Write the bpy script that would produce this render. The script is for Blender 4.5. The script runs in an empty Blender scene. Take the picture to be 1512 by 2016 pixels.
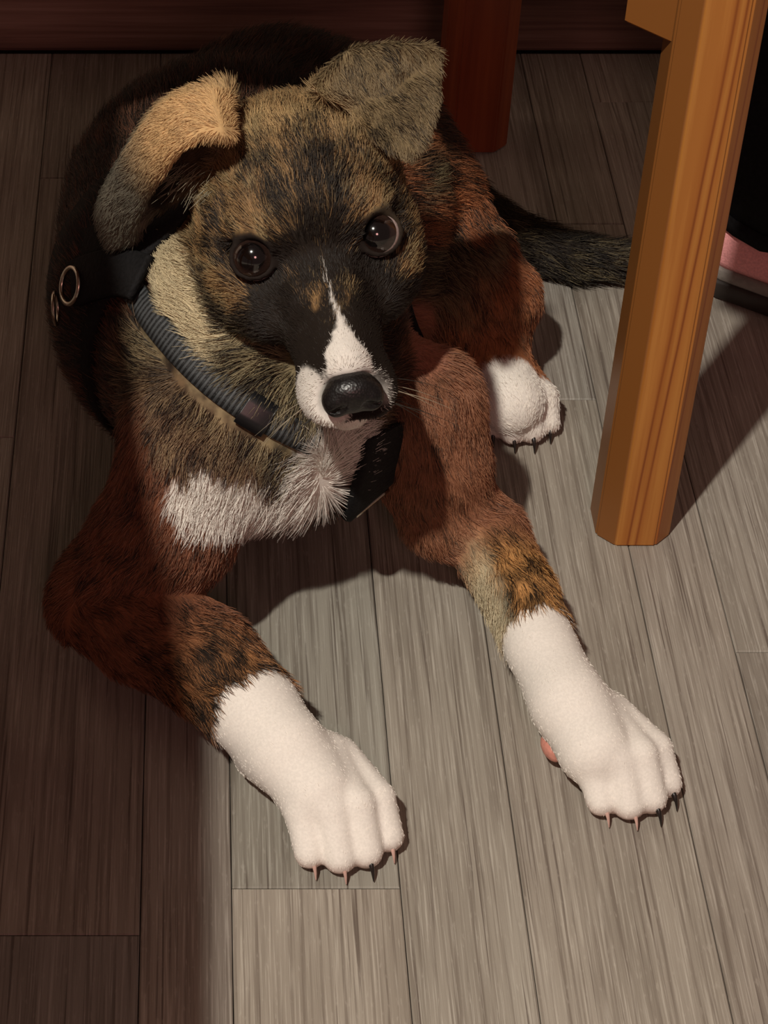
import bpy, bmesh, math, random
import numpy as np
from mathutils import Vector, Matrix
from mathutils.bvhtree import BVHTree

random.seed(7)
RNG = np.random.default_rng(11)
SC = bpy.context.scene
COL = SC.collection

# ------------------------------------------------------------------ camera
FPX, CX, CY = 4370.0, 385.0, 1008.0          # focal length and principal point of the cropped photo, in its pixels
PIT = math.atan(3808.0 / 4370.0)
D0 = 1.12
cp, sp = math.cos(PIT), math.sin(PIT)
CAM = np.array([-(756 - CX) / FPX * D0, -D0 * cp, D0 * sp])
FW = np.array([0, cp, -sp]); UP = np.array([0, sp, cp]); RT = np.array([1.0, 0, 0])

def P(u, v, z=0.0):
    """where the line of sight of a photo point meets the height z"""
    d = FW + RT * (u - CX) / FPX + UP * (CY - v) / FPX
    return CAM + d * ((z - CAM[2]) / d[2])

cd = bpy.data.cameras.new('camera'); cam = bpy.data.objects.new('camera', cd); COL.objects.link(cam)
cam.location = CAM
cam.rotation_euler = (math.pi / 2 - PIT, 0, 0)
cd.sensor_fit = 'VERTICAL'; cd.sensor_height = 36.0; cd.sensor_width = 27.0
cd.lens = 36.0 * FPX / 2016.0
cd.shift_x = (756 - CX) / 2016.0
cd.clip_start = 0.02
SC.camera = cam

# ------------------------------------------------------------------ light
SC.view_settings.view_transform = 'Standard'; SC.view_settings.look = 'None'
SC.view_settings.gamma = 1.0; SC.view_settings.use_curve_mapping = False
SC.view_settings.exposure = 0.0
W = bpy.data.worlds.new('room_light'); SC.world = W; W.use_nodes = True
bg = W.node_tree.nodes['Background']; bg.inputs[0].default_value = (1.0, 0.62, 0.53, 1); bg.inputs[1].default_value = 0.10
LAMP = np.array([-0.70, -1.22, 2.20])
ld = bpy.data.lights.new('table_lamp_bulb', 'POINT'); ld.energy = 222.0; ld.color = (1.0, 0.93, 0.82)
ld.shadow_soft_size = 0.036
lo = bpy.data.objects.new('table_lamp_bulb', ld); COL.objects.link(lo); lo.location = LAMP

fd = bpy.data.lights.new('red_fill_light', 'POINT'); fd.energy = 14.5; fd.color = (1.0, 0.48, 0.44); fd.shadow_soft_size = 0.18      # added reddish fill behind the camera, lifts the shaded floor and coat
fo = bpy.data.objects.new('red_fill_light', fd); COL.objects.link(fo); fo.location = (0.10, -1.75, 1.15)

# ------------------------------------------------------------------ helpers
def srgb(r, g, b):
    f = lambda c: (c / 255 / 12.92) if c / 255 <= 0.04045 else ((c / 255 + 0.055) / 1.055) ** 2.4
    return np.array([f(r), f(g), f(b)])

def nrm(v):
    v = np.asarray(v, float); return v / np.linalg.norm(v)

class NT:
    def __init__(s, name):
        s.m = bpy.data.materials.new(name); s.m.use_nodes = True
        s.t = s.m.node_tree; s.b = s.t.nodes['Principled BSDF']
    def n(s, typ, **kw):
        o = s.t.nodes.new(typ)
        for k, v in kw.items():
            if k.startswith('i_'):
                key = k[2:]
                o.inputs[int(key) if key.isdigit() else key.replace('_', ' ')].default_value = v
            else: setattr(o, k, v)
        return o
    def l(s, a, b): s.t.links.new(a, b)
    def ramp(s, fac, stops):
        r = s.n('ShaderNodeValToRGB'); e = r.color_ramp.elements
        while len(e) < len(stops): e.new(0.5)
        for q, (p, c) in zip(e, stops): q.position = p; q.color = (*c, 1) if len(c) == 3 else c
        s.l(fac, r.inputs[0]); return r.outputs[0]
    def mix(s, fac, a, b, mode='MIX'):
        m = s.n('ShaderNodeMix', data_type='RGBA', blend_type=mode)
        for sock, v in ((m.inputs[0], fac), (m.inputs[6], a), (m.inputs[7], b)):
            if isinstance(v, (int, float)): sock.default_value = v
            elif isinstance(v, (tuple, list, np.ndarray)): sock.default_value = (*v[:3], 1)
            else: s.l(v, sock)
        return m.outputs[2]
    def bump(s, h, strength, dist):
        b = s.n('ShaderNodeBump', i_Strength=strength, i_Distance=dist); s.l(h, b.inputs['Height']); s.l(b.outputs[0], s.b.inputs['Normal'])

def plain(name, col, rough=0.5, metal=0.0, noise=0.12, scale=60, bump=0.0, spec=0.5, coat=0.0):
    t = NT(name); tc = t.n('ShaderNodeTexCoord'); nz = t.n('ShaderNodeTexNoise', i_Scale=scale, i_Detail=4.0)
    t.l(tc.outputs['Object'], nz.inputs['Vector'])
    c = np.array(col)
    t.l(t.ramp(nz.outputs[0], [(0.3, c * (1 - noise)), (0.7, np.minimum(c * (1 + noise), 1))]), t.b.inputs['Base Color'])
    t.b.inputs['Roughness'].default_value = rough; t.b.inputs['Metallic'].default_value = metal
    t.b.inputs['Specular IOR Level'].default_value = spec; t.b.inputs['Coat Weight'].default_value = coat
    if bump: t.bump(nz.outputs[0], bump, 0.002)
    return t.m

def mesh_obj(name, verts, faces, mat, parent=None, smooth=True):
    me = bpy.data.meshes.new(name); me.from_pydata([tuple(map(float, v)) for v in verts], [], faces); me.update()
    if smooth: me.polygons.foreach_set('use_smooth', [True] * len(me.polygons))
    o = bpy.data.objects.new(name, me); COL.objects.link(o)
    if mat: me.materials.append(mat)
    if parent: o.parent = parent; o.matrix_parent_inverse = parent.matrix_world.inverted()
    return o

def bm_obj(name, bm, mat, parent=None, smooth=False, local=False):
    bmesh.ops.recalc_face_normals(bm, faces=bm.faces)
    me = bpy.data.meshes.new(name); bm.to_mesh(me); bm.free()
    if smooth: me.polygons.foreach_set('use_smooth', [True] * len(me.polygons))
    o = bpy.data.objects.new(name, me); COL.objects.link(o)
    if mat: me.materials.append(mat)
    if parent:
        o.parent = parent
        if not local: o.matrix_parent_inverse = parent.matrix_world.inverted()
    return o

def thing(name, loc, label, cat, group=None):
    o = bpy.data.objects.new(name, None); COL.objects.link(o); o.location = loc; o.empty_display_size = 0.02
    o['label'] = label; o['category'] = cat
    if group: o['group'] = group
    o.matrix_world = Matrix.Translation(Vector(loc))
    return o

def tag(o, label, cat):
    o['label'] = label; o['category'] = cat; return o

def prism(poly, z0, z1):
    """closed upright prism over a 2-D outline"""
    bm = bmesh.new(); a = [bm.verts.new((x, y, z0)) for x, y in poly]; b = [bm.verts.new((x, y, z1)) for x, y in poly]
    n = len(poly); bm.faces.new(a[::-1]); bm.faces.new(b)
    for i in range(n): bm.faces.new((a[i], a[(i + 1) % n], b[(i + 1) % n], b[i]))
    return bm

def box(x0, x1, y0, y1, z0, z1, bev=0.0, seg=1):
    bm = prism([(x0, y0), (x1, y0), (x1, y1), (x0, y1)], z0, z1)
    if bev: bmesh.ops.bevel(bm, geom=list(bm.edges), offset=bev, segments=seg, affect='EDGES', profile=0.5)
    return bm

# ------------------------------------------------------------------ floor, baseboard, wall
def plank_mat():
    t = NT('limed_oak_plank')
    tc = t.n('ShaderNodeTexCoord'); oi = t.n('ShaderNodeObjectInfo')
    off = t.n('ShaderNodeVectorMath', operation='SCALE'); off.inputs[0].default_value = (7.3, 3.1, 5.7)
    t.l(oi.outputs['Random'], off.inputs['Scale'])
    add = t.n('ShaderNodeVectorMath', operation='ADD'); t.l(tc.outputs['Object'], add.inputs[0]); t.l(off.outputs[0], add.inputs[1])
    def noise(sx, sy, detail=4, rough=0.6, dist=0.0):
        mp = t.n('ShaderNodeMapping'); mp.inputs['Scale'].default_value = (sx, sy, 1); t.l(add.outputs[0], mp.inputs[0])
        n = t.n('ShaderNodeTexNoise', i_Scale=1.0, i_Detail=detail, i_Roughness=rough, i_Distortion=dist); t.l(mp.outputs[0], n.inputs['Vector']); return n.outputs[0]
    broad = noise(30, 3.5, 3, 0.55, 0.3)
    grain = noise(420, 5, 4, 0.6, 0.1)
    fine = noise(1100, 22, 3, 0.6)
    pore = noise(600, 7, 2, 0.5, 0.1)
    flake = noise(700, 160, 2, 0.5)
    blot = noise(10, 4, 3)
    tone = t.n('ShaderNodeAttribute', attribute_name='tone', attribute_type='OBJECT')
    base = t.ramp(broad, [(0.28, srgb(130, 123, 113)), (0.52, srgb(149, 142, 132)), (0.75, srgb(163, 157, 147))])
    c = t.mix(t.ramp(grain, [(0.36, (0.8,) * 3), (0.52, (0.0,) * 3)]), base, srgb(112, 103, 94))
    c = t.mix(t.ramp(fine, [(0.52, (0,) * 3), (0.70, (0.55,) * 3)]), c, srgb(192, 187, 177))
    c = t.mix(t.ramp(pore, [(0.30, (0.75,) * 3), (0.37, (0,) * 3)]), c, srgb(86, 75, 68))
    c = t.mix(t.ramp(flake, [(0.62, (0,) * 3), (0.74, (0.25,) * 3)]), c, srgb(188, 182, 172))
    c = t.mix(t.ramp(blot, [(0.55, (0,) * 3), (0.8, (0.4,) * 3)]), c, srgb(116, 108, 102))
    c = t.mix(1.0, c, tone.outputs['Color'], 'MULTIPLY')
    t.l(c, t.b.inputs['Base Color'])
    t.b.inputs['Roughness'].default_value = 0.55; t.b.inputs['Specular IOR Level'].default_value = 0.35
    h = t.n('ShaderNodeMath', operation='ADD'); t.l(grain, h.inputs[0]); t.l(fine, h.inputs[1])
    t.bump(h.outputs[0], 0.35, 0.0012)
    return t.m

PLANK = plank_mat()
floor = bm_obj('floor', box(-1.2, 1.17, -1.66, 0.49, -0.03, -0.0045), plain('subfloor', srgb(40, 33, 29), 0.8))
floor['kind'] = 'structure'
SEAMS = [-1.18, -1.10, -1.06, -0.985, -0.935, -0.86, -0.785, -0.745, -0.675, -0.625, -0.548, -0.5075, -0.4305, -0.390, -0.3175, -0.2675, -0.190, -0.1181, -0.0799, -0.0085, 0.0428, 0.1197, 0.1590, 0.231, 0.282, 0.3585, 0.397, 0.469, 0.52, 0.596, 0.637, 0.709, 0.76, 0.836, 0.877, 0.949, 1.0, 1.076, 1.15]
JOINT = {5: [-0.9, -0.2664, 0.31], 6: [-0.9, 0.12], 7: [-0.2417, 0.35], 8: [-0.72, 0.06], 9: [-0.55, 0.092], 10: [-0.35, 0.26], 11: [-0.1, 0.4], 4: [-0.45, 0.06]}
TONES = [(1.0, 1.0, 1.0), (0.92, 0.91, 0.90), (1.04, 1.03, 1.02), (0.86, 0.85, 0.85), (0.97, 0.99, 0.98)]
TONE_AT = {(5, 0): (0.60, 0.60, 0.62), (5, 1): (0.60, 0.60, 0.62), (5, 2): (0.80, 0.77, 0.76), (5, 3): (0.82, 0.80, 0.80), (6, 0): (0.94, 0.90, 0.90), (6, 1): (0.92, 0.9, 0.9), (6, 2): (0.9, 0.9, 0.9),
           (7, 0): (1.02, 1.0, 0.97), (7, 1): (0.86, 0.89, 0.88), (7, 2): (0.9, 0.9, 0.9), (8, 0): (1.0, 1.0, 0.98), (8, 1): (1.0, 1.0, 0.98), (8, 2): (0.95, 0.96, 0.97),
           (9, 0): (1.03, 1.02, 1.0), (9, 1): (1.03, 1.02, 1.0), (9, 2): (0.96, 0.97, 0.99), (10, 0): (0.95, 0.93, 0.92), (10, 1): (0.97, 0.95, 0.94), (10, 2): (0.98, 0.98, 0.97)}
for m_ in range(len(SEAMS) - 1):
    i = m_ - 11
    x0, x1 = SEAMS[m_] + 0.0002, SEAMS[m_ + 1] - 0.0002
    js = [-1.65] + JOINT.get(i, [random.uniform(-0.9, -0.3), random.uniform(0.0, 0.4)]) + [0.462]
    for k in range(len(js) - 1):
        cx, cy = (x0 + x1) / 2, (js[k] + js[k + 1]) / 2
        bm = box(x0 - cx, x1 - cx, js[k] + 0.0002 - cy, js[k + 1] - 0.0002 - cy, -0.0045, 0.0)
        top = [e for e in bm.edges if all(v.co.z > -1e-6 for v in e.verts)]
        bmesh.ops.bevel(bm, geom=top, offset=0.0006, segments=1, affect='EDGES')
        o = bm_obj('plank', bm, PLANK, floor); o.location = (cx, cy, 0)
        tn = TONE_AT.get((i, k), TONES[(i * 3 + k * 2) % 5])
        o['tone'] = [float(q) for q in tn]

def dark_wood(name, c0, c1, c2, axis, rough=0.4, coat=0.0):
    t = NT(name); tc = t.n('ShaderNodeTexCoord')
    mp = t.n('ShaderNodeMapping'); s = [220.0, 220.0, 220.0]; s[axis] = 7.0; mp.inputs['Scale'].default_value = s; t.l(tc.outputs['Object'], mp.inputs[0])
    n = t.n('ShaderNodeTexNoise', i_Scale=1.0, i_Detail=5.0, i_Roughness=0.6, i_Distortion=0.3); t.l(mp.outputs[0], n.inputs['Vector'])
    mp2 = t.n('ShaderNodeMapping'); s = [38.0, 38.0, 38.0]; s[axis] = 2.0; mp2.inputs['Scale'].default_value = s; t.l(tc.outputs['Object'], mp2.inputs[0])
    n2 = t.n('ShaderNodeTexNoise', i_Scale=1.0, i_Detail=3.0); t.l(mp2.outputs[0], n2.inputs['Vector'])
    m = t.n('ShaderNodeMath', operation='ADD'); t.l(n.outputs[0], m.inputs[0]); t.l(n2.outputs[0], m.inputs[1])
    m2 = t.n('ShaderNodeMath', operation='MULTIPLY'); m2.inputs[1].default_value = 0.5; t.l(m.outputs[0], m2.inputs[0])
    t.l(t.ramp(m2.outputs[0], [(0.36, c0), (0.5, c1), (0.64, c2)]), t.b.inputs['Base Color'])
    t.b.inputs['Roughness'].default_value = rough; t.b.inputs['Coat Weight'].default_value = coat
    t.bump(n.outputs[0], 0.15, 0.0006)
    return t.m

bb = bm_obj('baseboard_back', box(-1.6, 1.6, 0.4635, 0.482, 0.0, 0.075, 0.003, 2), dark_wood('baseboard_wood', srgb(104, 78, 70), srgb(136, 104, 93), srgb(164, 132, 120), 0, 0.45))
bb['kind'] = 'structure'
wl = bm_obj('wall_back', box(-1.6, 1.6, 0.482, 0.56, -0.03, 2.3), plain('wall_plaster', srgb(196, 178, 160), 0.85, bump=0.2)); wl['kind'] = 'structure'

# ------------------------------------------------------------------ pine chair (the near leg), and an unseen bench added to cast the left shade
def pine_mat():
    t = NT('orange_lacquered_pine'); tc = t.n('ShaderNodeTexCoord')
    sep = t.n('ShaderNodeSeparateXYZ'); t.l(tc.outputs['Object'], sep.inputs[0])
    # growth rings: distance from a far pith, slightly wavy along the length
    wz = t.n('ShaderNodeTexNoise', i_Scale=1.0, i_Detail=2.0); mp = t.n('ShaderNodeMapping'); mp.inputs['Scale'].default_value = (20, 20, 5)
    t.l(tc.outputs['Object'], mp.inputs[0]); t.l(mp.outputs[0], wz.inputs['Vector'])
    a = t.n('ShaderNodeMath', operation='MULTIPLY_ADD'); t.l(wz.outputs[0], a.inputs[0]); a.inputs[1].default_value = 0.006
    b = t.n('ShaderNodeMath', operation='MULTIPLY_ADD'); t.l(sep.outputs[1], b.inputs[0]); b.inputs[1].default_value = 0.35; t.l(sep.outputs[0], b.inputs[2])
    zz = t.n('ShaderNodeMath', operation='MULTIPLY_ADD'); t.l(sep.outputs[2], zz.inputs[0]); zz.inputs[1].default_value = -0.018; t.l(b.outputs[0], zz.inputs[2])
    t.l(zz.outputs[0], a.inputs[2])
    rg = t.ramp_pos = a.outputs[0]
    mr = t.n('ShaderNodeMapRange'); mr.inputs[1].default_value = -0.030; mr.inputs[2].default_value = 0.030; t.l(rg, mr.inputs[0])
    base = srgb(184, 124, 58); mid = srgb(168, 106, 47); dk = srgb(118, 58, 24)
    c = t.ramp(mr.outputs[0], [(0.0, mid), (0.20, base * 0.95), (0.31, base), (0.372, mid), (0.388, dk), (0.402, mid), (0.425, base * 0.92), (0.446, mid), (0.460, dk), (0.474, mid), (0.53, base * 0.95), (0.62, mid), (0.635, dk * 1.3), (0.65, mid), (0.8, base * 0.9), (1.0, mid)])
    mp2 = t.n('ShaderNodeMapping'); mp2.inputs['Scale'].default_value = (300, 300, 9); t.l(tc.outputs['Object'], mp2.inputs[0])
    n2 = t.n('ShaderNodeTexNoise', i_Scale=1.0, i_Detail=4.0); t.l(mp2.outputs[0], n2.inputs['Vector'])
    c = t.mix(t.ramp(n2.outputs[0], [(0.4, (0.45,) * 3), (0.6, (0,) * 3)]), c, srgb(150, 86, 32))
    hx_ = t.n('ShaderNodeMapRange'); hx_.inputs[1].default_value = -0.0106; hx_.inputs[2].default_value = -0.0092; t.l(sep.outputs[0], hx_.inputs[0])
    c = t.mix(t.ramp(hx_.outputs[0], [(0.0, (1,) * 3), (1.0, (0,) * 3)]), c, srgb(128, 80, 36))        # darker tone on the chamfer and side face of one side
    t.l(c, t.b.inputs['Base Color']); t.b.inputs['Roughness'].default_value = 0.42; t.b.inputs['Specular IOR Level'].default_value = 0.4
    t.bump(n2.outputs[0], 0.08, 0.0005)
    return t.m
PINE = pine_mat()
RED = dark_wood('red_brown_pine', srgb(124, 58, 30), srgb(142, 68, 36), srgb(160, 82, 44), 2, 0.4)  # redder, darker tone used for the rear legs only

def oct_poly(h, a):
    return [(-h + a, -h), (h - a, -h), (h, -h + a), (h, h - a), (h - a, h), (-h + a, h), (-h, h - a), (-h, -h + a)]

LEGH = 0.0185
lx, ly = 0.1227, -0.0261 + LEGH
fx, fy = 0.0770, 0.3600
SW = 0.47                                             # width of the chair, towards the left
chair = thing('pine_chair', (lx, ly, 0), 'orange lacquered pine chair, its chamfered leg standing right of the puppy', 'chair')
def chair_leg(x, y, h, half=LEGH, mat=None):
    bm = prism(oct_poly(half, 0.0085), 0.0, h)
    bmesh.ops.bevel(bm, geom=list(bm.edges), offset=0.0010, segments=2, affect='EDGES')
    o = bm_obj('leg', bm, mat or PINE, chair, local=True); o.location = (x - lx, y - ly, 0)
    return o
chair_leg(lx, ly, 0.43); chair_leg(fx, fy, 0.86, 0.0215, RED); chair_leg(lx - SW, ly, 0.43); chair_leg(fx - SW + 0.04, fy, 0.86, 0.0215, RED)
def chair_part(name, bm): return bm_obj(name, bm, PINE, chair, local=True)
def bar(a, b, w, z0, z1, bev=0.002):
    a, b = np.array(a), np.array(b); d = nrm(b - a); n = np.array([-d[1], d[0]]) * w / 2
    bm = prism([a - n, b - n, b + n, a + n], z0, z1)
    bmesh.ops.bevel(bm, geom=list(bm.edges), offset=bev, segments=2, affect='EDGES'); return bm
L = lambda x, y: (x - lx, y - ly)
A0, A1, A2, A3 = L(lx, ly), L(fx, fy), L(fx - SW + 0.04, fy), L(lx - SW, ly)
SF = -0.056
st = prism([L(lx - SW - 0.02, SF), L(lx + 0.02, SF), L(fx + 0.02, fy - 0.03), L(fx - SW + 0.02, fy - 0.03)], 0.43, 0.455)
bmesh.ops.bevel(st, geom=list(st.edges), offset=0.003, segments=2, affect='EDGES'); chair_part('seat', st)
for a, b in ((A0, A1), (A1, A2), (A2, A3), (A3, A0)): chair_part('rail', bar(a, b, 0.02, 0.365, 0.428))
for z in (0.56, 0.66, 0.76): chair_part('back_slat', bar(A1, A2, 0.016, z, z + 0.055))
# small block on the side of the near leg, under the front rail
cb = prism([(-0.0175, -0.0075), (-0.0362, 0.0125), (-0.0300, 0.0150), (-0.0175, 0.0095)], 0.2725, 0.40)
bmesh.ops.bevel(cb, geom=list(cb.edges), offset=0.0012, segments=2, affect='EDGES')
chair_part('corner_block', cb)

blocker = thing('shade_blocker_bench', (-0.5, -0.45, 0), 'unseen bench added left of the puppy to cast shade', 'bench')  # out-of-frame blocker, added so that the left floor falls in shade
def spart(name, x0, x1, y0, y1, z0, z1):
    o = bm_obj(name, box(x0 + 0.5, x1 + 0.5, y0 + 0.45, y1 + 0.45, z0, z1, 0.003, 2), PINE, blocker, local=True); o.location = (0, 0, 0)
SE = -0.2115
spart('seat', -0.62, SE, -0.95, -0.060, 0.43, 0.454)
for x in (-0.59, SE - 0.05):
    for y in (-0.91, -0.13): spart('leg', x - 0.018, x + 0.018, y - 0.018, y + 0.018, 0.0, 0.43)

# ------------------------------------------------------------------ the black trouser leg and the pink shoe behind the chair leg
def loft(rings, cap=True):
    """rings of equal length joined into one closed skin"""
    n = len(rings[0]); V = [v for r in rings for v in r]; F_ = []
    for i in range(len(rings) - 1):
        for j in range(n): F_.append((i * n + j, i * n + (j + 1) % n, (i + 1) * n + (j + 1) % n, (i + 1) * n + j))
    if cap: F_ += [tuple(range(n))[::-1], tuple((len(rings) - 1) * n + j for j in range(n))]
    return V, F_
sd = nrm((0.0307, -0.0228, 0)); sn = np.array([-sd[1], sd[0], 0.0])
s0 = np.array([0.1947, 0.1856, 0]) - sd * 0.030 + sn * 0.044
def shoe_outline(k=1.0, inset=0.0):
    prof = [(0.000, 0.030), (0.012, 0.037), (0.035, 0.043), (0.075, 0.042), (0.115, 0.037), (0.155, 0.041), (0.195, 0.047), (0.228, 0.042), (0.248, 0.028), (0.256, 0.010)]
    L_, R_s = [], []
    for t, w in prof: L_.append((t, -(w - inset))); R_s.append((t, w - inset))
    return L_ + R_s[::-1]
def shoe_ring(z, inset, shrink=0.0):
    return [s0 + sd * (0.128 + (t - 0.128) * (1 - shrink)) + sn * w + np.array([0, 0, z]) for t, w in shoe_outline(inset=inset)]
shoe = thing('sneaker', tuple(s0 + sd * 0.12), 'pink sneaker with grey and dark sole behind the near chair leg', 'shoe')
def shoe_part(name, rings, mat):
    V, F_ = loft(rings); o = mesh_obj(name, V, F_, mat, shoe); return o
shoe_part('outsole', [shoe_ring(0.0, 0.002), shoe_ring(0.0015, 0.0), shoe_ring(0.0105, 0.0), shoe_ring(0.012, 0.001)], plain('dark_rubber', srgb(44, 37, 33), 0.6, bump=0.2, scale=200))
shoe_part('midsole', [shoe_ring(0.0118, 0.002), shoe_ring(0.0135, 0.0012), shoe_ring(0.0185, 0.0015), shoe_ring(0.0195, 0.003)], plain('grey_foam', srgb(122, 116, 110), 0.7, bump=0.2, scale=300))
def upper_ring(z, inset, back):
    o = []
    for t, w in shoe_outline(inset=inset):
        zz = z * (1 - 0.72 * max(0, min(1, (t - 0.10) / 0.13))) if z > 0.03 else z
        o.append(s0 + sd * (0.128 + (t - 0.128) * (1 - 0.02 * z / 0.05)) + sn * w + np.array([0, 0, max(zz, 0.026) if z > 0.03 else z]))
    return o
UPPER = shoe_part('upper', [upper_ring(0.0190, 0.004, 0), upper_ring(0.024, 0.002, 0), upper_ring(0.040, 0.0045, 0), upper_ring(0.058, 0.010, 0), upper_ring(0.075, 0.014, 0), upper_ring(0.088, 0.018, 0)], plain('pink_mesh_fabric', srgb(232, 158, 158), 0.75, bump=0.3, scale=700))
lace = plain('pale_lace', srgb(225, 205, 200), 0.8)
for k in range(4):
    t = 0.118 + 0.018 * k; a = []
    for j in range(7):
        w = -0.016 + 0.032 * j / 6; a.append(s0 + sd * (t + 0.004 * (j % 2)) + sn * w + np.array([0, 0, 0.0745 - 0.0072 * k + 0.003 * (1 - (w / 0.016) ** 2)]))
    rg = [[q + sd * 0.0022 * math.cos(u) + np.array([0, 0, 0.0016 * math.sin(u)]) for u in np.linspace(0, 2 * math.pi, 8)[:-1]] for q in a]
    V, F_ = loft(rg); mesh_obj('lace', V, F_, lace, UPPER)
tb = s0 + sd * 0.056 + sn * 0.002
trouser = thing('trouser_leg', (float(tb[0]), float(tb[1]), 0.047), 'black trouser leg of a seated person above the pink sneaker', 'trousers')
def fabric_mat():
    t = NT('black_cloth'); tc = t.n('ShaderNodeTexCoord'); nz = t.n('ShaderNodeTexNoise', i_Scale=420.0, i_Detail=3.0); t.l(tc.outputs['Object'], nz.inputs['Vector'])
    t.l(t.ramp(nz.outputs[0], [(0.3, srgb(13, 12, 13)), (0.7, srgb(22, 21, 23))]), t.b.inputs['Base Color']); t.b.inputs['Roughness'].default_value = 0.9
    t.b.inputs['Specular IOR Level'].default_value = 0.15; t.bump(nz.outputs[0], 0.4, 0.001); return t.m
CLOTH = fabric_mat()
rg = []
for i, z in enumerate(np.linspace(0.046, 0.52, 16)):
    k = i / 15; ring = []
    for j in range(28):
        u = 2 * math.pi * j / 28; r = 0.044 + 0.016 * k + 0.0022 * math.sin(3 * u + 9 * k) + 0.0016 * math.sin(7 * u - 16 * k) * (1 - k)
        ring.append(tb + sd * ((r + 0.034) * math.cos(u)) + sn * r * 0.98 * math.sin(u) + np.array([-0.004 * k, 0.02 * k, z + 0.004 * math.sin(u * 2 + 1) * (1 - k) + 0.012 * max(0, math.cos(u)) * (1 - k)]))
    rg.append(ring)
rin = [[tb + (v - tb) * np.array([0.95, 0.95, 1]) + np.array([0, 0, 0.0004]) for v in rg[0]]]
rin2 = [[tb + (v - tb) * np.array([0.94, 0.94, 1]) + np.array([0, 0, 0.02]) for v in rg[0]]]
V, F_ = loft(rin2 + rin + rg, cap=True); TCLOTH = mesh_obj('cloth', V, F_, CLOTH, trouser)
hm = [[v * np.array([1, 1, 1]) + (v - tb) * np.array([0.012, 0.012, 0]) + np.array([0, 0, dz]) for v in rg[0]] for dz in (0.0, 0.010)]
hm = [[v - (v - tb) * np.array([0.03, 0.03, 0]) for v in hm[0]]] + hm + [[v - (v - tb) * np.array([0.03, 0.03, 0]) for v in hm[1]]]
V, F_ = loft(hm, cap=False); mesh_obj('hem', V, F_, CLOTH, TCLOTH)

# ================================================================== the puppy
def seg_dist(p, a, b):
    """distance to a segment and the position along it"""
    ab = b - a; t = np.clip(((p - a) @ ab) / (ab @ ab), 0, 1)
    return np.linalg.norm(p - a - t[..., None] * ab, axis=-1), t

def tri_dist(p, a, b, c):
    ba, cb, ac = b - a, c - b, a - c; n = np.cross(ba, ac)
    pa, pb, pc = p - a, p - b, p - c
    s = np.sign(pa @ np.cross(ba, n)) + np.sign(pb @ np.cross(cb, n)) + np.sign(pc @ np.cross(ac, n))
    def e(q, d): return ((q - np.clip((q @ d) / (d @ d), 0, 1)[..., None] * d) ** 2).sum(-1)
    edge = np.minimum(np.minimum(e(pa, ba), e(pb, cb)), e(pc, ac))
    return np.sqrt(np.where(s < 2.0, edge, (pa @ n) ** 2 / (n @ n)))

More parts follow.
